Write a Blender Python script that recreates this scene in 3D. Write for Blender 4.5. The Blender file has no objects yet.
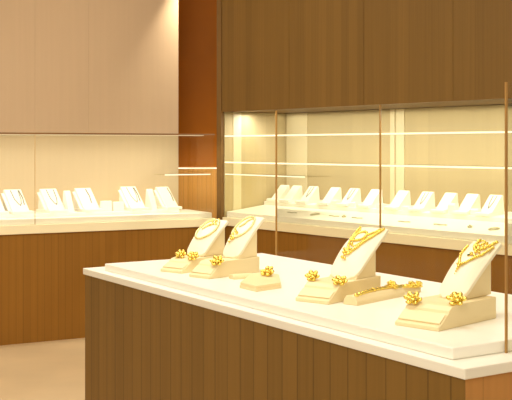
import bpy, bmesh, math, random
from mathutils import Vector, Matrix
random.seed(7)
C = bpy.context.scene.collection
SC = bpy.context.scene
PI = math.pi

# ------------------------------------------------------------------ camera
CAMZ = 1.5          # eye height (m)
F = 1000.0          # focal length in pixels of the 512 px wide frame
cam_d = bpy.data.cameras.new('camera'); cam = bpy.data.objects.new('camera', cam_d); C.objects.link(cam)
cam_d.sensor_width = 36; cam_d.lens = 36 * F / 512
cam_d.shift_y = -53 / 512
cam.location = (0, 0, CAMZ); cam.rotation_euler = (PI / 2, 0, 0)
SC.camera = cam

def at(px, py, z):
    "world point where a surface of height z is seen"
    y = (CAMZ - z) * F / (py - 147.0)
    return Vector(((px - 256) / F * y, y, z))

# ------------------------------------------------------------------ materials
def new_mat(name):
    m = bpy.data.materials.new(name); m.use_nodes = True
    nt = m.node_tree; nt.nodes.clear()
    out = nt.nodes.new('ShaderNodeOutputMaterial')
    return m, nt, out

def srgb(r, g, b):
    f = lambda c: (c / 255 / 12.92) if c / 255 <= .04045 else ((c / 255 + .055) / 1.055) ** 2.4
    return (f(r), f(g), f(b), 1)

def plain(name, col, rough=.5, metal=0, noise=0.0, nscale=30, bump=0.0, spec=.5):
    m, nt, out = new_mat(name)
    b = nt.nodes.new('ShaderNodeBsdfPrincipled'); nt.links.new(b.outputs[0], out.inputs[0])
    b.inputs['Base Color'].default_value = col; b.inputs['Roughness'].default_value = rough
    b.inputs['Metallic'].default_value = metal; b.inputs['Specular IOR Level'].default_value = spec
    if noise or bump:
        tc = nt.nodes.new('ShaderNodeTexCoord'); n = nt.nodes.new('ShaderNodeTexNoise')
        n.inputs['Scale'].default_value = nscale; n.inputs['Detail'].default_value = 4
        nt.links.new(tc.outputs['Object'], n.inputs['Vector'])
        if noise:
            r = nt.nodes.new('ShaderNodeValToRGB')
            r.color_ramp.elements[0].position = .3; r.color_ramp.elements[1].position = .7
            r.color_ramp.elements[0].color = tuple(c * (1 - noise) for c in col[:3]) + (1,)
            r.color_ramp.elements[1].color = tuple(min(1, c * (1 + noise)) for c in col[:3]) + (1,)
            nt.links.new(n.outputs['Fac'], r.inputs[0]); nt.links.new(r.outputs[0], b.inputs['Base Color'])
        if bump:
            bp = nt.nodes.new('ShaderNodeBump'); bp.inputs['Strength'].default_value = bump
            bp.inputs['Distance'].default_value = .002
            nt.links.new(n.outputs['Fac'], bp.inputs['Height']); nt.links.new(bp.outputs[0], b.inputs['Normal'])
    return m

def grain(name, col, var=.12, freq=60, period=.1, seam=.25, seam_w=.04, rough=.5, axis=0, spec=.2):
    "vertical wood grain with narrow boards, running along the object's Z"
    m, nt, out = new_mat(name)
    L = nt.links.new
    b = nt.nodes.new('ShaderNodeBsdfPrincipled'); L(b.outputs[0], out.inputs[0])
    b.inputs['Roughness'].default_value = rough; b.inputs['Specular IOR Level'].default_value = spec
    tc = nt.nodes.new('ShaderNodeTexCoord'); sep = nt.nodes.new('ShaderNodeSeparateXYZ')
    L(tc.outputs['Object'], sep.inputs[0])
    add = nt.nodes.new('ShaderNodeMath'); add.operation = 'ADD'
    L(sep.outputs[0], add.inputs[0]); L(sep.outputs[1], add.inputs[1])
    def math_(op, a, v):
        n = nt.nodes.new('ShaderNodeMath'); n.operation = op; L(a, n.inputs[0])
        if isinstance(v, (int, float)): n.inputs[1].default_value = v
        else: L(v, n.inputs[1])
        return n.outputs[0]
    q = math_('DIVIDE', add.outputs[0], period)
    fr = math_('FRACT', q, 0); fl = math_('FLOOR', q, 0)
    wn = nt.nodes.new('ShaderNodeTexWhiteNoise'); wn.noise_dimensions = '1D'; L(fl, wn.inputs['W'])
    comb = nt.nodes.new('ShaderNodeCombineXYZ')
    L(math_('MULTIPLY', add.outputs[0], freq), comb.inputs[0]); L(math_('MULTIPLY', sep.outputs[2], .8), comb.inputs[2])
    nz = nt.nodes.new('ShaderNodeTexNoise'); nz.inputs['Scale'].default_value = 1; nz.inputs['Detail'].default_value = 3
    L(comb.outputs[0], nz.inputs['Vector'])
    f1 = math_('MULTIPLY', math_('SUBTRACT', nz.outputs['Fac'], .5), var * 2.4)
    f2 = math_('MULTIPLY', math_('SUBTRACT', wn.outputs['Value'], .5), var)
    s = math_('MULTIPLY', math_('LESS_THAN', fr, seam_w), -seam)
    tot = math_('ADD', math_('ADD', math_('ADD', f1, f2), s), 1.0)
    mul = nt.nodes.new('ShaderNodeVectorMath'); mul.operation = 'SCALE'
    mul.inputs[0].default_value = col[:3]; L(tot, mul.inputs['Scale'])
    L(mul.outputs[0], b.inputs['Base Color'])
    bp = nt.nodes.new('ShaderNodeBump'); bp.inputs['Strength'].default_value = .25; bp.inputs['Distance'].default_value = .002
    L(tot, bp.inputs['Height']); L(bp.outputs[0], b.inputs['Normal'])
    return m

def emit(name, col, s):
    m, nt, out = new_mat(name)
    e = nt.nodes.new('ShaderNodeEmission'); e.inputs[0].default_value = col; e.inputs[1].default_value = s
    nt.links.new(e.outputs[0], out.inputs[0]); return m

def glassy(name, tint=(.985, .98, .95, 1), amount=.22):
    m, nt, out = new_mat(name)
    t = nt.nodes.new('ShaderNodeBsdfTransparent'); t.inputs[0].default_value = tint
    g = nt.nodes.new('ShaderNodeBsdfGlossy'); g.inputs['Roughness'].default_value = .03
    lw = nt.nodes.new('ShaderNodeLayerWeight'); lw.inputs['Blend'].default_value = .5
    pw = nt.nodes.new('ShaderNodeMath'); pw.operation = 'POWER'; pw.inputs[1].default_value = 3.5
    ma = nt.nodes.new('ShaderNodeMath'); ma.operation = 'MULTIPLY_ADD'; ma.inputs[1].default_value = amount; ma.inputs[2].default_value = .004
    nt.links.new(lw.outputs['Facing'], pw.inputs[0]); nt.links.new(pw.outputs[0], ma.inputs[0])
    mx = nt.nodes.new('ShaderNodeMixShader')
    nt.links.new(ma.outputs[0], mx.inputs[0]); nt.links.new(t.outputs[0], mx.inputs[1]); nt.links.new(g.outputs[0], mx.inputs[2])
    nt.links.new(mx.outputs[0], out.inputs[0]); return m

M = dict(
    beige=grain('beige_wall_panel', srgb(207, 179, 147), var=.035, freq=25, period=3.0, seam=0, rough=.6),
    niche=grain('cream_niche_lining', srgb(186, 168, 126), var=.05, freq=40, period=.12, seam=.03, rough=.55),
    lining=grain('cream_case_lining', srgb(212, 191, 156), var=.03, freq=25, period=3.0, seam=0, rough=.6),
    niche_reflection=plain('niche_reflection_strip', srgb(214, 200, 162), .5),  # glass reflections put into the colour of the strips
    dark=grain('dark_oak_panel', srgb(122, 91, 44), var=.16, freq=70, period=.083, seam=.05, rough=.5),
    stile=grain('dark_stile', srgb(124, 92, 50), var=.08, freq=60, period=2, seam=0),
    brown=grain('ribbed_brown_front', srgb(144, 98, 34), var=.10, freq=60, period=.055, seam=.12, seam_w=.14, rough=.5),
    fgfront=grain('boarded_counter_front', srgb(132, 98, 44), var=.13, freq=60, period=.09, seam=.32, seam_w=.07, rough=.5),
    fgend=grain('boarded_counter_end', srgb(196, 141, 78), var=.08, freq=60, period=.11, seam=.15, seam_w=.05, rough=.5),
    orange=plain('orange_lacquer', srgb(178, 104, 14), .5, noise=.06, nscale=3, spec=.15),
    orange_rib=grain('orange_ribbed', srgb(196, 144, 74), var=.08, freq=50, period=.045, seam=.15, seam_w=.2),
    floor=plain('beige_stone_floor', srgb(214, 188, 148), .35, noise=.06, nscale=2.5),
    ceil=plain('ceiling_paint', srgb(235, 225, 205), .8),
    white=plain('white_lacquer', srgb(250, 246, 232), .35),
    cream=plain('cream_lacquer', srgb(248, 236, 198), .4),
    leather=plain('cream_leatherette', srgb(240, 221, 172), .5, bump=.15, nscale=180),
    leather_lit=plain('lit_leatherette', srgb(250, 240, 212), .5, bump=.1, nscale=180),  # cream leatherette with the light on the slanted face put into its colour
    leather_w=plain('white_leatherette', srgb(248, 242, 228), .5, bump=.1, nscale=180),
    gold=plain('polished_gold', (1, .72, .17, 1), .27, 1, noise=.15, nscale=160),
    gold_pale=plain('pale_gold', (1, .84, .42, 1), .3, 1, noise=.12, nscale=160),
    silver=plain('silver_chain', srgb(186, 178, 146), .4, .3),
    dullchain=plain('dull_chain', srgb(138, 132, 108), .5),
    bronze=plain('bronze_profile', srgb(172, 128, 62), .4, 0),
    stone=plain('green_stone', srgb(92, 104, 60), .2),
    rail=plain('brown_rail', srgb(136, 92, 42), .4),
    glass=glassy('clear_glass'),
    shelfglass=glassy('shelf_glass', (.97, .96, .90, 1), .3),
    led=emit('led_edge', (1, .88, .62, 1), 1.7),
    led_soft=emit('soft_led_edge', (1, .82, .5, 1), .8),
    edge=plain('glass_edge', srgb(206, 168, 112), .4),
)

# ------------------------------------------------------------------ mesh helpers
def box(bm, x0, x1, y0, y1, z0, z1):
    v = [bm.verts.new((x, y, z)) for z in (z0, z1) for y in (y0, y1) for x in (x0, x1)]
    for f in ((0, 2, 3, 1), (4, 5, 7, 6), (0, 1, 5, 4), (2, 6, 7, 3), (0, 4, 6, 2), (1, 3, 7, 5)):
        bm.faces.new([v[i] for i in f])

def prism_x(bm, prof, x0, x1):
    "profile of (y,z) points pushed along X"
    a = [bm.verts.new((x0, y, z)) for y, z in prof]; b = [bm.verts.new((x1, y, z)) for y, z in prof]
    n = len(prof)
    bm.faces.new(a[::-1]); bm.faces.new(b)
    for i in range(n): bm.faces.new((a[i], a[(i + 1) % n], b[(i + 1) % n], b[i]))
    bmesh.ops.recalc_face_normals(bm, faces=bm.faces)

def prism_z(bm, out, z0, z1, shrink=1):
    cx = sum(p[0] for p in out) / len(out); cy = sum(p[1] for p in out) / len(out)
    a = [bm.verts.new((x, y, z0)) for x, y in out]
    b = [bm.verts.new((cx + (x - cx) * shrink, cy + (y - cy) * shrink, z1)) for x, y in out]
    n = len(out)
    bm.faces.new(a[::-1]); bm.faces.new(b)
    for i in range(n): bm.faces.new((a[i], a[(i + 1) % n], b[(i + 1) % n], b[i]))
    bmesh.ops.recalc_face_normals(bm, faces=bm.faces)

def ball(bm, c, r, s=(1, 1, 1), rot=None, u=8, v=6):
    mt = Matrix.Translation(c) @ (rot.to_4x4() if rot else Matrix()) @ Matrix.Diagonal((s[0] * r, s[1] * r, s[2] * r, 1))
    bmesh.ops.create_uvsphere(bm, u_segments=u, v_segments=v, radius=1, matrix=mt)

def tube(bm, pts, r, n=8, closed=False):
    pts = [Vector(p) for p in pts]; rings = []; N = len(pts)
    up = None
    for i, p in enumerate(pts):
        a = pts[(i - 1) % N] if (closed or i > 0) else p
        b = pts[(i + 1) % N] if (closed or i < N - 1) else p
        t = (b - a).normalized()
        if up is None: up = t.orthogonal().normalized()
        up = (up - t * up.dot(t)).normalized(); s = t.cross(up)
        rr = r[i] if isinstance(r, (list, tuple)) else r
        rings.append([bm.verts.new(p + (up * math.cos(2 * PI * k / n) + s * math.sin(2 * PI * k / n)) * rr) for k in range(n)])
    for i in range(N if closed else N - 1):
        A, B = rings[i], rings[(i + 1) % N]
        for k in range(n): bm.faces.new((A[k], A[(k + 1) % n], B[(k + 1) % n], B[k]))
    if not closed:
        bm.faces.new(rings[0][::-1]); bm.faces.new(rings[-1])
    bmesh.ops.recalc_face_normals(bm, faces=bm.faces)

def obj(name, bm, mat, parent=None, bevel=0, smooth=False, seg=2):
    me = bpy.data.meshes.new(name); bm.to_mesh(me); bm.free()
    o = bpy.data.objects.new(name, me); C.objects.link(o)
    for m in (mat if isinstance(mat, (list, tuple)) else [mat]): me.materials.append(m)
    if parent: o.parent = parent
    if smooth:
        for p in me.polygons: p.use_smooth = True
    if bevel:
        md = o.modifiers.new('bevel', 'BEVEL'); md.width = bevel; md.segments = seg; md.limit_method = 'ANGLE'
        md.angle_limit = math.radians(25)
    return o

def nb(): return bmesh.new()
def B(*a):
    bm = nb(); box(bm, *a); return bm

def thing(name, label, cat, loc=(0, 0, 0), rz=0, group=None):
    o = bpy.data.objects.new(name, None); C.objects.link(o)
    o.empty_display_size = .05
    o.location = loc; o.rotation_euler = (0, 0, rz); o['label'] = label; o['category'] = cat
    if group: o['group'] = group
    return o

def tag(o, label, cat, group=None):
    o['label'] = label; o['category'] = cat
    if group: o['group'] = group
    return o

def struct(o): o['kind'] = 'structure'; return o
def place(o, fr, x=0, y=0, z=0, rz=0):
    p = fr.pt(x, y, z); o.location = p; o.rotation_euler = (0, 0, fr.rz + rz); return o

class Frame:
    "a run of furniture: x along its front, y into it"
    def __init__(s, ox, oy, ux, uy):
        n = math.hypot(ux, uy); s.o = Vector((ox, oy, 0)); s.u = Vector((ux / n, uy / n, 0)); s.v = Vector((-uy / n, ux / n, 0))
        s.rz = math.atan2(uy, ux)
    def pt(s, x, y, z): return s.o + s.u * x + s.v * y + Vector((0, 0, z))
    def loc(s, p): d = Vector((p[0], p[1], 0)) - s.o; return d.dot(s.u), d.dot(s.v)
    def x_of(s, px, y):
        "x along the run at which pixel column px meets the line y"
        k = (px - 256) / F; q = s.o + s.v * y
        return (k * q.y - q.x) / (s.u.x - k * s.u.y)

LF = Frame(-.343, 8.37, .884, .468)      # left counter
BF = Frame(-.289, 8.49, .61, -.792)      # back counter
GF = Frame(-.830, 4.793, .534, -.845)    # island counter in front

# ------------------------------------------------------------------ setting
bm = nb(); box(bm, -6, 6, -3, 13, -.1, 0); struct(obj('floor', bm, M['floor']))
bm = nb(); box(bm, -6, 6, -3, 13, 3.3, 3.4); struct(obj('ceiling', bm, M['ceil']))

WY = .55; WE = LF.x_of(178.4, WY)
seams = sorted([LF.x_of(35, WY), LF.x_of(88.5, WY)])
edges = [-4.2, seams[0], seams[1], WE]
bm = nb()
for i in range(3):
    box(bm, edges[i] + (.0004 if i else 0), edges[i + 1] - (.0004 if i < 2 else 0), WY, WY + .12, 0, 3.3)
box(bm, -4.2, WE - .01, WY + .003, WY + .11, 0, 3.3)
struct(place(obj('wall_left', bm, M['beige']), LF))
struct(place(obj('wall_left_lining', B(-4.2, WE - .001, WY - .003, WY, 0, 1.6), M['lining']), LF))

# orange wall closing the corner between the two counters
rw = Frame(-2.3, 9.75, 1, .06)
bm = nb(); box(bm, 0, 3.2, 0, .1, 1.29, 3.3)
struct(place(obj('wall_corner', bm, M['orange']), rw))
bm = nb(); box(bm, 0, 3.2, -.01, .1, 0, 1.285)
struct(place(obj('trim_1', bm, M['orange_rib']), rw))

# back wall: dark upper panels and the lit niche below them
NT = 1.797; NV = .70; BL = 3.5
bm = nb()
ex = [0.0, .895, 1.73, 2.56, BL]
for i in range(4): box(bm, ex[i] + .002, ex[i + 1] - .002, 0, .03, NT, 3.3)
box(bm, .004, BL - .004, .012, NV + .1, NT + .004, 3.3)
struct(place(obj('wall_back', bm, M['dark']), BF))
bm = nb(); box(bm, 0, BL, NV, NV + .1, 0, NT)
struct(place(obj('wall_niche', bm, M['niche']), BF))
bm = nb(); box(bm, -.078, -.012, 0, NV + .1, 0, 3.3)
struct(place(obj('trim_2', bm, M['stile']), BF))
bm = nb(); box(bm, -.012, 0, .03, NV, 0, NT)
struct(place(obj('wall_niche_end', bm, M['niche']), BF))
# upright reflections in the niche glass, modelled as pale strips on its lining
for i, (p0, p1) in enumerate(((286.5, 307), (390, 394.5), (396, 404))):
    a, b = BF.x_of(p0, NV - .006), BF.x_of(p1, NV - .006)
    struct(place(obj('trim_%d' % (3 + i), B(a, b, NV - .006, NV, .95, NT), M['niche_reflection'], bevel=.001), BF))
# the reflection modelled as a strip on the niche end
def y_on_end(px):
    k = (px - 256) / F; return (k * BF.o.y - BF.o.x) / (BF.v.x - k * BF.v.y)
struct(place(obj('trim_6', B(0, .005, y_on_end(233), y_on_end(241), .95, NT), M['niche_reflection'], bevel=.001), BF))

# ------------------------------------------------------------------ left counter
SB, ST, DK = .836, .905, .95
lc = place(thing('display_counter', 'long white-topped brown display counter with glass case along the beige wall at left', 'counter'), LF)
obj('base', B(-4.0, -.012, .02, WY - .005, 0, SB), M['brown'], lc)
obj('countertop', B(-4.0, 0, 0, WY - .005, SB, ST), M['cream'], lc, bevel=.004)
obj('display_deck', B(-4.0, -.014, .03, WY - .005, ST, DK), M['white'], lc, bevel=.004)
TZ = .976
obj('display_tier', B(-4.0, LF.x_of(178, .2), .17, WY - .005, DK, TZ), M['white'], lc, bevel=.004)
jx = LF.x_of(35, .012); GT = 1.598
lg = place(thing('glass_case', 'clear glass case with brown top rail standing on the left counter', 'glass case'), LF)
for a, b in ((-4.0, jx - .002), (jx + .002, -.004)):
    obj('glass_pane', B(a, b, .008, .016, ST, GT), M['glass'], lg)
obj('glass_pane', B(-.010, -.004, .018, WY - .005, ST, GT), M['glass'], lg)
obj('glass_joint', B(jx - .0018, jx + .0018, .008, .016, ST, GT), M['edge'], lg)
obj('glass_top', B(-4.0, -.004, .02, WY - .005, GT, GT + .006), M['glass'], lg)
obj('top_rail', B(-4.0, 0, .004, .02, GT, GT + .012), M['rail'], lg)

obj('light_strip', B(-4.0, WE, .021, .029, GT - .006, GT - .0005), M['led_soft'], lg)

# ------------------------------------------------------------------ back counter
bc = place(thing('display_counter', 'long white-topped brown display counter under the dark panelled wall', 'counter'), BF)
obj('base', B(.01, BL, .025, NV - .005, 0, SB), M['brown'], bc)
obj('countertop', B(.004, BL, 0, NV - .005, SB, ST), M['cream'], bc, bevel=.004)
bm = nb(); prism_x(bm, [(.04, ST), (.04, DK), (.44, .995), (.44, ST)], .012, BL)
obj('display_deck', bm, M['white'], bc, bevel=.003)
bm = nb(); prism_x(bm, [(.442, ST), (.442, 1.026), (NV - .005, 1.05), (NV - .005, ST)], .012, BL)
obj('display_tier', bm, M['white'], bc, bevel=.004)
bg_ = place(thing('glass_screen', 'tall clear glass screen closing the back wall niche above its counter', 'glass case'), BF)
bj = BF.x_of(380.3, .014)
for a, b in ((.004, bj - .0035), (bj + .0035, BL)):
    obj('glass_pane', B(a, b, .01, .018, ST, NT - .002), M['glass'], bg_)
obj('glass_joint', B(bj - .0035, bj + .0035, .007, .021, ST, NT - .002), M['bronze'], bg_)


# glass shelves in the back niche
def shelf(label, x0, x1, y0, y1, z, fr, t=.008):
    s = place(thing('glass_shelf', label, 'shelf', group=None), fr, 0, 0, 0)
    obj('shelf_plate', B(x0, x1, y0 + .006, y1, z, z + t), M['shelfglass'], s)
    obj('light_strip', B(x0, x1, y0, y0 + .006, z - .002, z + t + .002), M['led'], s)
    return s
shelf('long upper glass shelf with glowing front edge in the back wall niche', .003, BL, .026, .34, 1.588, BF)
shelf('lower full-length glass shelf with glowing front edge in the back wall niche', .003, BL, .026, .34, 1.366, BF)
shelf('reflected shelf line modelled as a short thin glass shelf, lowest at the left end of the back wall niche', .003, BF.x_of(304.5, .03), .03, .3, 1.267, BF, .004)  # stands in for a reflected line, right half
shelf('reflected shelf line modelled as a short thin glass shelf inside the right end of the left counter case', LF.x_of(165, .06), -.014, .06, .3, 1.268, LF, .004)  # left half of the same reflected line, built as a solid shelf
s0 = shelf('narrow ledge shelf across the orange corner wall between both counters', 0, 1, 0, .25, 1.298, Frame(-.78, 9.35, 1, .04), .008)
for ch in s0.children: ch.scale = (.62, 1, 1)

# ------------------------------------------------------------------ island counter
gl = 2.576
ic = place(thing('island_counter', 'dark boarded island counter with stepped white top in the foreground', 'counter'), GF)
bm = nb(); box(bm, .008, gl - .006, .008, .97, 0, .89)
o = obj('base', bm, [M['fgfront'], M['fgend']], ic)
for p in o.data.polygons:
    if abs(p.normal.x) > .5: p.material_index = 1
obj('countertop', B(0, gl, 0, .98, .89, .92), M['white'], ic, bevel=.003)
obj('display_deck', B(.155, gl - .093, .045, .92, .9201, .954), M['white'], ic, bevel=.004)
FZ = .954
# glass screen on the island: two panes with thin posts
pts_a = (GF.x_of(276.3, .928), .928)
k_ = .2502; q_ = GF.o + GF.u * (gl - .085)
pts_b = (gl - .085, (k_ * q_.y - q_.x) / (GF.v.x - k_ * GF.v.y))
gs = place(thing('glass_screen', 'clear glass screen with thin bronze end posts around the back corner of the island counter', 'screen'), GF)
GSZ = 1.5 + .037 * 4.95
obj('glass_pane', B(pts_a[0] + .003, gl - .082, .924, .932, .92, GSZ), M['glass'], gs)
obj('glass_pane', B(gl - .089, gl - .081, pts_b[1] + .003, .922, .92, GSZ), M['glass'], gs)
obj('post', B(pts_a[0] - .0035, pts_a[0] + .0035, .9245, .9315, .92, GSZ), M['bronze'], gs)
obj('post', B(gl - .088, gl - .082, pts_b[1] - .003, pts_b[1] + .003, .92, GSZ), M['bronze'], gs)

# ------------------------------------------------------------------ necklace displays on the island
class Disp:
    def __init__(s, label, X, Y, r, w, L, hb, wb, y0, y1, z1, yt, zt):
        s.p = (w, L, hb, wb, y0, y1, z1, yt, zt)
        wb = wb * 1.06; s.w, s.L, s.hb, s.wb, s.y0, s.y1, s.z1, s.yt, s.zt = w, L, hb, wb, y0, y1, z1, yt, zt
        s.mat = Matrix.Translation((X, Y, FZ)) @ Matrix.Rotation(-math.radians(r), 4, 'Z')
        t = thing('necklace_display', label, 'display stand', (X, Y, FZ), -math.radians(r), 'cream necklace displays on the island counter')
        s.t = t
        h = hb
        prof = [(0, 0), (0, .012), (.008, .015), (.011, .016), (.046, h * .62), (.052, h * .65), (.058, h * .78), (.074, h * .93), (.10, h), (L, h), (L, 0)]
        bm = nb(); prism_x(bm, prof, -w / 2, w / 2)
        obj('base', bm, M['leather'], t, bevel=.0025)
        # small ledge groove lip across the front step
        bm = nb(); prism_x(bm, [(.013, .0185), (.045, h * .61), (.0435, h * .66), (.0115, .022)], -w / 2 + .004, w / 2 - .004)
        obj('front_lip', bm, M['leather'], t, bevel=.001)
        # wedge body behind the neck plate
        bm = nb(); N = 12
        prof = [s.plane(i / N * .93, -.012) for i in range(N + 1)] + [(y1, h + z1), (y1, h + .0005), (y0 + .012, h + .0005)]
        prof = [(max(y, y0 + .01), max(z, h + .0005)) for y, z in prof]
        prism_x(bm, prof[:-1], -wb * .9, wb * .9)
        obj('bust', bm, M['leather'], t, bevel=.004)
        # neck plate with rounded lower end
        bm = nb(); NA, NT_ = 10, 22; top = []; bot = []
        for j in range(NT_ + 1):
            tt = j / NT_; hw = s.half(tt)
            ra, rb_ = [], []
            for i in range(NA + 1):
                a = -1 + 2 * i / NA
                p = s.face(a, tt, 0); q = s.face(a, tt, -.013)
                ra.append(bm.verts.new(p)); rb_.append(bm.verts.new(q))
            top.append(ra); bot.append(rb_)
        for j in range(NT_):
            for i in range(NA):
                bm.faces.new((top[j][i], top[j][i + 1], top[j + 1][i + 1], top[j + 1][i]))
                bm.faces.new((bot[j][i], bot[j + 1][i], bot[j + 1][i + 1], bot[j][i + 1]))
            for i in (0, NA):
                f = (top[j][i], top[j + 1][i], bot[j + 1][i], bot[j][i]); bm.faces.new(f if i == 0 else f[::-1])
        for j in (0, NT_):
            for i in range(NA):
                f = (top[j][i], bot[j][i], bot[j][i + 1], top[j][i + 1]); bm.faces.new(f if j == 0 else f[::-1])
        bmesh.ops.recalc_face_normals(bm, faces=bm.faces)
        obj('neck_plate', bm, M['leather_lit'], t, bevel=.002, smooth=False)
    def plane(s, t, off, bulge=.012):
        "point (y,z) on the slanted front, bulging a little; off along its normal"
        dy, dz = s.yt - s.y0, s.zt
        n = math.hypot(dy, dz); ny, nz = -dz / n, dy / n
        b = bulge * math.sin(PI * min(1, max(0, t))) + off
        return (s.y0 + dy * t + ny * b, s.hb + .006 + (dz - .006) * t + nz * b)
    def half(s, t):
        if t < .22: k = .42 + .58 * math.sqrt(max(0, 1 - ((.22 - t) / .22) ** 2))
        else: k = 1 + .10 * math.sin(PI * (t - .22) / .78) - .04 * (t - .22) / .78
        return s.wb * k
    def face(s, a, t, off):
        y, z = s.plane(t, off - .004 * a * a, .012 + .020 * (1 - a * a))
        return Vector((a * s.half(t), y, z))
    def link(s, o):
        o.matrix_world = s.mat; return o

PAR = {
 4: (0.482, 3.01, 44.2, 0.159, 0.326, 0.069, 0.051, 0.174, 0.348, 0.142, 0.401, 0.167),
 3: (0.195, 3.502, 37.8, 0.142, 0.352, 0.065, 0.061, 0.184, 0.336, 0.12, 0.418, 0.173),
 2: (-0.238, 4.165, 41.5, 0.119, 0.316, 0.068, 0.051, 0.181, 0.311, 0.135, 0.349, 0.171),
 1: (-0.37, 4.343, 37.5, 0.125, 0.34, 0.058, 0.054, 0.147, 0.309, 0.122, 0.324, 0.155)}
PAR = {k: v[:4] + v[4:5] + v[5:] for k, v in PAR.items()}
DL = {4: 'cream slanted necklace display nearest the viewer, right end of the island counter',
      3: 'cream slanted necklace display in the middle of the island counter, left of the bracelets',
      2: 'cream slanted necklace display just left of the flat ring tray on the island',
      1: 'cream slanted necklace display at the far left end of the island counter'}
D = {k: Disp(DL[k], *PAR[k]) for k in PAR}

def chain(bm, d, path, r, step=None, off=.004, jit=0.0):
    "beads along a path of (a,t) points on a display face"
    pts = []
    for i in range(len(path) - 1):
        for k in range(12):
            f = k / 12
            pts.append(d.face(path[i][0] * (1 - f) + path[i + 1][0] * f, path[i][1] * (1 - f) + path[i + 1][1] * f, off))
    pts.append(d.face(path[-1][0], path[-1][1], off))
    step = step or r * 1.5
    acc = 0; last = pts[0]; q = last.copy(); out = [q]
    for p in pts[1:]:
        seg = (p - last).length
        while acc + seg >= step:
            f = (step - acc) / seg; last = last.lerp(p, f); out.append(last.copy()); seg = (p - last).length; acc = 0
        acc += seg; last = p
    for i, p in enumerate(out):
        rr = r * (1 + jit * random.uniform(-1, 1))
        ball(bm, p + Vector((random.uniform(-1, 1), random.uniform(-1, 1), random.uniform(-1, 1))) * r * jit * .5, rr, u=7, v=5)
    tube(bm, out[::2] if len(out) > 6 else out, r * .5, 6)

def ucurve(top, bot, wtop, n=10, power=2.0, a0=0):
    return [(a0 + wtop * math.sin(PI / 2 * (2 * i / n - 1)), bot + (top - bot) * abs(math.sin(PI / 2 * (2 * i / n - 1))) ** power) for i in range(n + 1)]

def oval(d, a0, t0, ra, rt, n=14):
    return [(a0 + ra * math.cos(2 * PI * i / n), t0 + rt * math.sin(2 * PI * i / n)) for i in range(n + 1)]

def vpath(top, bot, w, a0=0): return [(a0 - w, top), (a0 - w * .75, top - (top - bot) * .5), (a0 - .2, bot + .02), (a0, bot), (a0 + .2, bot + .02), (a0 + w * .75, top - (top - bot) * .5), (a0 + w, top)]

def necklace(k, label, draw, mat='gold', pend=None):
    d = D[k]; t = thing('gold_necklace', label, 'necklace', group='gold necklaces on the island displays')
    t.matrix_world = d.mat
    bm = nb(); draw(bm, d); obj('chain', bm, M[mat], t, smooth=True)
    if pend:
        bm = nb(); pend(bm, d); obj('pendant', bm, M['gold'], t, smooth=True)
    return t

def drop(a, t, s):
    def f(bm, d):
        for i in range(5):
            ball(bm, d.face(a, t - i * .035, .006), s * (1 - .17 * i), (1, .7, 1.3))
        ball(bm, d.face(a - .14, t + .01, .006), s * .8); ball(bm, d.face(a + .14, t + .01, .006), s * .8)
    return f
def cluster_at(a, t, s, n=9, spread=.22):
    def f(bm, d):
        for i in range(n):
            an = 2.4 * i; rr = spread * math.sqrt(i / n)
            ball(bm, d.face(a + rr * math.cos(an), t + rr * .5 * math.sin(an), .006), s * random.uniform(.7, 1.1))
    return f

necklace(4, 'V-shaped gold necklace with a long drop pendant on the nearest display',
         lambda bm, d: (chain(bm, d, vpath(.86, .44, .88, -.05), .0050, jit=.12)), pend=drop(-.12, .42, .0062))
necklace(4, 'heavy gold flower choker looped high on the nearest display',
         lambda bm, d: (chain(bm, d, ucurve(1.0, .70, .62, power=1.6, a0=.15), .0055, step=.006, jit=.3), chain(bm, d, oval(d, -.15, .90, .30, .075), .003)), pend=cluster_at(.25, .74, .006, 12, .35))
necklace(3, 'layered gold necklace with a flower pendant on the middle display',
         lambda bm, d: (chain(bm, d, ucurve(.98, .33, .86, power=1.5, a0=-.05), .0054, jit=.12), chain(bm, d, ucurve(.92, .46, .66, power=1.6), .0025)), pend=cluster_at(-.25, .37, .0062, 12, .28))
necklace(3, 'short pale gold choker with an open ring on the middle display',
         lambda bm, d: (chain(bm, d, oval(d, -.15, .70, .40, .12), .0050, jit=.2), chain(bm, d, [(.25, .74), (.5, .85), (.62, .97)], .0045)), mat='gold')
necklace(2, 'pale gold oval necklace on the display left of the ring tray',
         lambda bm, d: (chain(bm, d, oval(d, -.02, .66, .74, .30, 20), .0052, jit=.1), chain(bm, d, [(-.15, .62), (.1, .70), (.05, .80), (.25, .90)], .0042)), mat='gold_pale', pend=cluster_at(-.25, .40, .0062, 9, .34))
necklace(1, 'pale gold oval necklace on the display at the far left of the island',
         lambda bm, d: (chain(bm, d, oval(d, -.02, .64, .78, .31, 20), .0056, jit=.1), chain(bm, d, [(-.25, .60), (-.1, .66), (.1, .72), (.25, .80)], .006)), mat='gold_pale', pend=cluster_at(.3, .84, .005, 8, .3))
st = thing('pendant_stone', 'tiny dark green stone inside the V necklace of the nearest display', 'gemstone'); st.matrix_world = D[4].mat
bm = nb(); ball(bm, D[4].face(-.02, .60, .003), .0042, (1, 1, .8)); obj('stone', bm, M['stone'], st, smooth=True)
bm = nb(); ball(bm, D[4].face(-.02, .60, .0005), .0055, (1, 1, .5)); obj('setting', bm, M['gold'], st, smooth=True)

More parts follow.
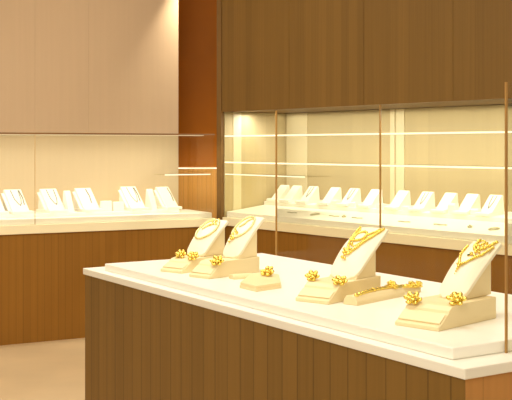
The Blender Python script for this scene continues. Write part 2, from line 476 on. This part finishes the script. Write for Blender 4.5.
# gold flower rings on the front step of the displays and on the tray
def blossom(bm, s, seed):
    rnd = random.Random(seed)
    for ring, (n, rr, zz, ps) in enumerate(((6, .58, .0, .34), (4, .28, .24, .30), (1, 0, .40, .24))):
        for i in range(n):
            a = 2 * PI * i / n + ring * .5 + rnd.uniform(-.2, .2)
            c = Vector((math.cos(a) * rr, math.sin(a) * rr, zz)) * s
            rot = Matrix.Rotation(a, 3, 'Z') @ Matrix.Rotation(-.6, 3, 'Y')
            ball(bm, c, s * ps, (1.05, .85, .62), rot)
    for i in range(7):
        a = rnd.uniform(0, 2 * PI); ball(bm, Vector((math.cos(a) * .5, math.sin(a) * .5, rnd.uniform(.1, .35))) * s, s * .12)

def flower_ring(label, loc, rz, s, tilt=1.0, wide=1.0, seed=1, split=0):
    t = thing('gold_ring', label, 'ring', loc, rz, 'gold flower rings on the island counter')
    R = s * .32
    bm = nb(); tube(bm, [(math.cos(a) * R, 0, R + math.sin(a) * R) for a in [2 * PI * i / 20 for i in range(20)]], s * .13, 8, True)
    b = obj('band', bm, M['gold'], t, smooth=True); b.location = (0, s * .4, s * .12)
    bm = nb(); blossom(bm, s, seed)
    o = obj('blossom', bm, M['gold'], t, smooth=True)
    o.location = (0, -s * .1, s * .54); o.rotation_euler = (tilt, 0, 0); o.scale = (wide, 1, 1)
    return t

def on_disp(k, a, y):
    d = D[k]; return d.mat @ Vector((a * d.w / 2, y, d.hb))
def rzd(k): return d_r[k]
d_r = {k: -math.radians(PAR[k][2]) for k in PAR}
def base_z(d, y):
    h = d.hb; P = [(-1, .013), (0, .013), (.011, .016), (.046, h * .62), (.058, h * .78), (.074, h * .93), (.10, h), (9, h)]
    for (a, za), (b, zb) in zip(P, P[1:]):
        if a <= y <= b: return za + (zb - za) * (y - a) / (b - a)
def on_base(k, px, py):
    d = D[k]; z = d.hb; inv = d.mat.inverted()
    for i in range(25):
        p = at(px, py, FZ + z); l = inv @ p
        z = .5 * z + .5 * base_z(d, l.y)
    l.x = max(-d.w / 2 + .008, min(d.w / 2 - .004, l.x)); l.y = max(.02, min(d.y0 - .02, l.y)); l.z = base_z(d, l.y)
    return d.mat @ l
def on_local(k, x, y):
    return D[k].mat @ Vector((x, y, base_z(D[k], y)))
for k, c, s_, w_, sd, lab in (
    (4, on_local(4, -.060, .070), .028, 1.25, 1, 'gold flower ring on the left front corner of the nearest display, beside the bracelets'),
    (4, on_local(4, .0745, .105), .029, 1.3, 2, 'large gold flower ring on the right front corner of the nearest display'),
    (3, on_base(3, 312, 280), .028, 1.15, 3, 'gold flower ring on the left front corner of the middle display'),
    (3, on_base(3, 342, 286.5), .026, 1.3, 4, 'gold flower ring on the right front corner of the middle display'),
    (2, on_local(2, .050, .060), .031, 1.2, 5, 'gold flower ring on the front step of the display left of the tray'),
    (1, on_base(1, 181, 257.5), .028, 1.1, 6, 'gold flower ring on the left front corner of the far-left display'),
    (1, on_base(1, 195, 259.5), .028, 1.2, 7, 'gold flower ring on the right front corner of the far-left display')):
    flower_ring(lab, c, d_r[k] + .3, s_, .85, w_, sd)

# flat six-sided tray with a ring standing on it
tp = [at(239.6, 288, FZ), at(256, 292, FZ), at(281.3, 288.2, FZ), at(279.5, 279.5, FZ), at(262, 276.5, FZ), at(250, 279, FZ)]
cx = sum((p for p in tp), Vector()) / len(tp)
out = [((p - cx).x, (p - cx).y) for p in tp]
tr = thing('ring_tray', 'flat cream six-sided ring tray between the displays on the island', 'tray', (cx.x, cx.y, FZ))
bm = nb(); prism_z(bm, out, 0, .011); obj('tray_base', bm, M['leather'], tr, bevel=.0015)
bm = nb(); prism_z(bm, [(x * .97, y * .97) for x, y in out], .011, .022); obj('tray_top', bm, M['leather'], tr, bevel=.002)
rp = at(268, 276, FZ + .022)
flower_ring('tall gold flower ring standing on the flat cream tray', (rp.x, rp.y, FZ + .022), -.5, .034, .6, 1.05, 8)
p0, p1 = at(231, 279, FZ), at(252, 277.5, FZ)
def bar_thing(name, label, cat, p0, p1, wd, h, group=None):
    d = p1 - p0; L = math.hypot(d.x, d.y)
    t = thing(name, label, cat, (p0.x, p0.y, FZ), math.atan2(d.y, d.x), group)
    bm = nb(); prism_x(bm, [(-wd / 2, 0), (-wd / 2, h * .45), (-wd * .3, h * .9), (0, h), (wd * .3, h * .9), (wd / 2, h * .45), (wd / 2, 0)], 0, L)
    obj('pillow', bm, M['leather'], t, bevel=.003)
    bm = nb(); box(bm, .004, L - .004, -wd / 2 - .003, wd / 2 + .003, 0, .003); obj('foot_plate', bm, M['leather'], t, bevel=.001)
    return t, L
bar_thing('bracelet_stand', 'small cream bracelet bar behind the ring tray', 'display stand', p0, p1, .045, .02, 'cream bracelet bars on the island')
tA, LA = bar_thing('bracelet_stand', 'long cream bracelet bar in front of the middle display', 'display stand', at(350, 305, FZ), at(399, 295, FZ), .058, .034, 'cream bracelet bars on the island')
tB, LB = bar_thing('bracelet_stand', 'cream bracelet bar behind the gold bracelets, left of the nearest display', 'display stand', at(385, 292.2, FZ), at(419, 291.2, FZ), .045, .028, 'cream bracelet bars on the island')

def bracelet(label, tpar, pts, r, blobs, loc_off=(0, 0, 0), links=True):
    t = thing('gold_bracelet', label, 'bracelet', tuple(tpar.location), tpar.rotation_euler.z, 'gold bracelets on the island counter')
    bm = nb(); pts = [Vector(p) for p in pts]
    for i in range(len(pts) - 1):
        n = max(2, int((pts[i + 1] - pts[i]).length / (r * 2.2)))
        for k in range(n):
            p = pts[i].lerp(pts[i + 1], k / n); ball(bm, p, r, (1.35, .8, .8), u=8, v=6)
    tube(bm, pts, r * .6, 8)
    obj('links', bm, M['gold'], t, smooth=True)
    for j, (p, s) in enumerate(blobs):
        bm = nb(); blossom(bm, s, 20 + j)
        o = obj('blossom', bm, M['gold'], t, smooth=True); o.location = p; o.rotation_euler = (.7, 0, .3)
    return t
bracelet('slim gold bracelet lying along the long cream bar', tA,
         [(.02, -.014, .033), (LA * .3, -.006, .037), (LA * .55, -.002, .037), (LA * .8, -.006, .037), (LA * .98, -.014, .034)], .0095, [((LA * .84, -.006, .042), .026), ((LA * .45, -.004, .038), .012)])
bracelet('heavy gold link bracelet joining the bars to the nearest display', tB,
         [(-.01, -.035, .020), (.012, -.03, .028), (.04, -.028, .022), (LB * .55, -.03, .026), (LB * .8, -.03, .024), (LB * .95, -.022, .026)], .010,
         [((.012, -.03, .032), .019), ((LB * .72, -.03, .03), .020), ((LB * .93, -.026, .03), .019)])

# ------------------------------------------------------------------ slanted card stands
def card_stand(label, fr, x, y, z, w, h, lean, depth, group, rz=0, foot=True, name='jewellery_card', back=False):
    t = place(thing(name, label, 'display stand', group=group), fr, x, y, z, rz)
    dy = h * math.tan(lean); th = .014
    if foot:
        bm = nb(); prism_x(bm, [(-.045, 0), (-.045, .02), (-.03, .024), (depth, .024), (depth, 0)], -w / 2 - .012, w / 2 + .012)
        obj('foot', bm, M['leather_w'], t, bevel=.002)
        z0 = .024
    else: z0 = 0
    if back:
        bm = nb(); prism_x(bm, [(.022, z0), (dy * .86 + .022, h * .86), (dy * .86 + .036, h * .86), (.040, z0)], -w / 2 - .022, w / 2 - .004)
        obj('back_card', bm, M['leather_w'], t, bevel=.002)
    bm = nb(); prism_x(bm, [(0, z0), (dy, h), (dy + th, h + .002), (dy + th + .004, h - .01), (depth - .01, z0)], -w / 2, w / 2)
    obj('card', bm, M['leather_w'], t, bevel=.002)
    return t, z0, dy

def card_chain(label, t, offs, w, h, z0, dy, a, two=True, group='fine chains on the white cards'):
    n = thing('fine_necklace', label, 'necklace', tuple(t.location), t.rotation_euler.z, group)
    bm = nb()
    P = lambda xx, f: (xx, dy * f - .002, z0 + (h - z0) * f)
    if two:
        tube(bm, [P(a - w * .22, .97), P(a - w * .18, .55), P(a - w * .04, .30), P(a + w * .10, .30), P(a + w * .2, .55), P(a + w * .22, .97)], .0030, 5)
        ball(bm, Vector(P(a + w * .03, .26)), .005)
    else:
        tube(bm, [P(a, .95), P(a + w * .06, .6), P(a, .28)], .0042, 5)
    obj('chain', bm, M['dullchain'], n)
    return n

ordn = ['first', 'second', 'third', 'fourth', 'fifth', 'sixth', 'seventh', 'eighth', 'ninth', 'tenth', 'eleventh', 'twelfth']
# left counter: pixel centre of the card foot, width in metres
LCARDS = [(-3, .14, .18), (21, .145, .185), (57, .145, .185), (92, .145, .185), (138, .145, .19), (172, .125, .182)]
for i, (px, w, h) in enumerate(LCARDS):
    yy = .22; x = LF.x_of(px, yy)
    t, z0, dy = card_stand('white slanted card stand, %s from the left on the left counter' % ordn[i], LF, x, yy, TZ, w, h, .66, .19, 'white slanted cards on the left counter', .22, True, back=True)
    lab = '%s silver chain on the %s white card from the left, left counter'
    if i in (1, 2, 4): card_chain(lab % ('looped', ordn[i]), t, 0, w, h, z0, dy, .01, True)
    if i in (1, 3, 4, 5): card_chain(lab % ('straight', ordn[i]), t, 0, w, h, z0, dy, w * .34 if i != 3 else .02, False)
for i, (px, yy) in enumerate(((72, .21), (155, .20))):
    t, z0, dy = card_stand(('narrow white upright card between the third and fourth card stands on the left counter', 'narrow white upright card near the right end of the left counter')[i],
                           LF, LF.x_of(px, yy), yy, TZ, .055, .17, .40, .12, 'narrow white cards on the left counter', .25, False, 'narrow_card')
for i, (px, ht) in enumerate(((107, .085), (119, .075))):
    bm = nb(); prism_x(bm, [(0, 0), (.012, ht), (.035, ht), (.075, .0)], -.045, .045)
    o = obj('earring_block', bm, M['leather_w'], bevel=.004)
    tag(o, ('low white earring block right of the fourth card stand, left counter', 'lower white earring block left of the fifth card stand, left counter')[i], 'display block', 'low white blocks on the left counter')
    place(o, LF, LF.x_of(px, .2), .2, TZ)

# back counter cards
BC = [275, 287.5, 304, 326, 345, 366.5, 394, 418, 441, 463, 486]
def tierz(y): return 1.046 + (y - .442) / (NV - .005 - .442) * .029
bdesc = ['white slanted card stand, %s from the left on the back counter' % o for o in ordn]
bdesc[10] = 'white slanted card stand at the right end of the back counter row'
for i, px in enumerate(BC):
    yy = .475; x = BF.x_of(px, yy)
    h = .138
    t, z0, dy = card_stand(bdesc[i], BF, x, yy, 1.0285, .105, h, .64, .14, 'white slanted cards on the back counter')
    if i in (2, 4, 7, 10):
        card_chain('fine silver chain on the %s white card from the left, back counter' % ordn[i], t, 0, .075, h, z0, dy, .0, True, 'fine chains on the back counter cards')
for i, (px, hh) in enumerate(((334, .045), (352, .04), (379, .04), (405, .035), (451, .075), (473.5, .045))):
    bm = nb(); prism_x(bm, [(0, 0), (0, hh * .8), (.008, hh), (.045, hh), (.05, 0)], -.032, .032)
    nxt = ['fourth and fifth', 'fifth and sixth', 'sixth and seventh', 'seventh and eighth', 'ninth and tenth', 'tenth and eleventh'][i]
    o = tag(obj('earring_block', bm, M['leather_w'], bevel=.003), 'small white block between the %s card stands, back counter' % nxt, 'display block', 'small white blocks on the back counter')
    place(o, BF, BF.x_of(px, .452), .452, 1.0275)
# small pieces lying on the sloping deck of the back counter
def deckz(y): return DK + (y - .04) / .40 * .045
slope = math.atan(.045 / .40)
TR = [(292, 'bar'), (315, 'oval'), (334, 'bar'), (344, 'dot'), (357, 'bar'), (404, 'bar'), (440, 'bar'), (470, 'dot'), (494, 'oval')]
for i, (px, kind) in enumerate(TR):
    yy = .20; x = BF.x_of(px, yy); bm = nb()
    if kind == 'bar':
        pts = [(-.05 + .1 * k / 8, .006 * math.sin(k * 1.1), .004) for k in range(9)]
        for p in pts: ball(bm, Vector(p), .006, (1.3, 1, .6))
        tube(bm, pts, .003, 6); nm, ct, ds = 'fine_bracelet', 'bracelet', 'small silver bracelet'
    elif kind == 'oval':
        tube(bm, [(.028 * math.cos(a), .04 * math.sin(a), .005) for a in [2 * PI * k / 16 for k in range(16)]], .0045, 6, True)
        nm, ct, ds = 'fine_bangle', 'bangle', 'small oval silver bangle'
    else:
        for k in range(6): ball(bm, Vector((.01 * math.cos(k), .01 * math.sin(k), .006)), .008)
        ball(bm, Vector((0, 0, .013)), .007)
        nm, ct, ds = 'small_brooch', 'brooch', 'tiny silver brooch'
    o = tag(obj(nm, bm, M['silver'], smooth=True), '%s lying flat, %s piece from the left on the back counter deck' % (ds, ordn[i]), ct, 'small pieces on the back counter deck')
    p = BF.pt(x, yy, deckz(yy)); o.matrix_world = Matrix.Translation(p) @ Matrix.Rotation(BF.rz, 4, 'Z') @ Matrix.Rotation(slope, 4, 'X')

# ------------------------------------------------------------------ lights
WARM = (1, .97, .88)
def area(name, loc, target, sx, sy, power, col=WARM, spread=180):
    l = bpy.data.lights.new(name, 'AREA'); l.shape = 'RECTANGLE'; l.size = sx; l.size_y = sy; l.energy = power; l.color = col
    l.spread = math.radians(spread)
    o = bpy.data.objects.new(name, l); C.objects.link(o); o.location = loc
    d = (Vector(target) - Vector(loc)).normalized()
    o.rotation_euler = d.to_track_quat('-Z', 'Y').to_euler()
    return o
def area_run(name, fr, x0, x1, y, z, ty, tz, wid, power, col=WARM, spread=180):
    "a long light along a run of furniture, aimed at (ty,tz)"
    l = bpy.data.lights.new(name, 'AREA'); l.shape = 'RECTANGLE'; l.size = x1 - x0; l.size_y = wid; l.energy = power; l.color = col
    l.spread = math.radians(spread)
    o = bpy.data.objects.new(name, l); C.objects.link(o)
    p = fr.pt((x0 + x1) / 2, y, z); d = (fr.pt((x0 + x1) / 2, ty, tz) - p).normalized()
    zax = -d; xax = fr.u; yax = zax.cross(xax)
    o.matrix_world = Matrix.Translation(p) @ Matrix((xax, yax, zax)).transposed().to_4x4()
    return o
# niche strips and an added rear fill
area_run('niche_strip_light', BF, .05, BL - .05, .25, NT - .012, .25, .9, .05, 30, (1, .99, .95))
area_run('niche_rear_fill', BF, .03, BL - .05, NV - .07, NT - .012, NV - .04, .9, .03, 2.2, (1, .95, .78))  # added lamp, brightens the top of the niche wall
area_run('case_strip_light', LF, -3.95, -.05, .05, GT - .006, .22, .9, .04, 12.5, (1, .98, .90), 160)
# ceiling spots over the island, over the aisle and in front of the walls, then added fills
area_run('island_ceiling_light', GF, .2, 2.4, .12, 3.2, .4, 0, .5, 40)
area_run('wall_washer_light', BF, .1, 1.8, -1.3, 3.2, .3, 1.9, .25, 4)
area('aisle_ceiling_light', (-1.2, 5.2, 3.2), (-1.4, 7, .4), 1.6, 1.2, 60)
area('front_fill_light', (-.7, .6, 3.1), (.2, 6, .8), 2, 1, 72)  # added soft fill from the camera side
area('ledge_down_fill', (-.45, 9.42, 1.285), (-.42, 9.75, .75), .5, .03, 3.2, (1, .85, .55))  # added lamp, brightens the ribbed wall below the ledge
area('ledge_up_fill', (-.38, 9.42, 1.315), (-.36, 9.8, 1.75), .35, .03, .8, (1, .85, .55))  # added lamp, lifts the orange wall above the ledge
area('panel_edge_fill', LF.pt(WE + .05, WY - .14, 3.1), LF.pt(WE - .04, WY + .02, 1.2), .05, .1, 3.5, (1, .92, .72), 60)  # added spot, brightens the right edge of the beige wall

w = bpy.data.worlds.new('world'); SC.world = w; w.use_nodes = True
bg = w.node_tree.nodes['Background']; bg.inputs[0].default_value = (1, .87, .66, 1); bg.inputs[1].default_value = .72

SC.view_settings.view_transform = 'Standard'; SC.view_settings.look = 'None'
SC.view_settings.gamma = 1; SC.view_settings.use_curve_mapping = False
SC.view_settings.exposure = 0.0
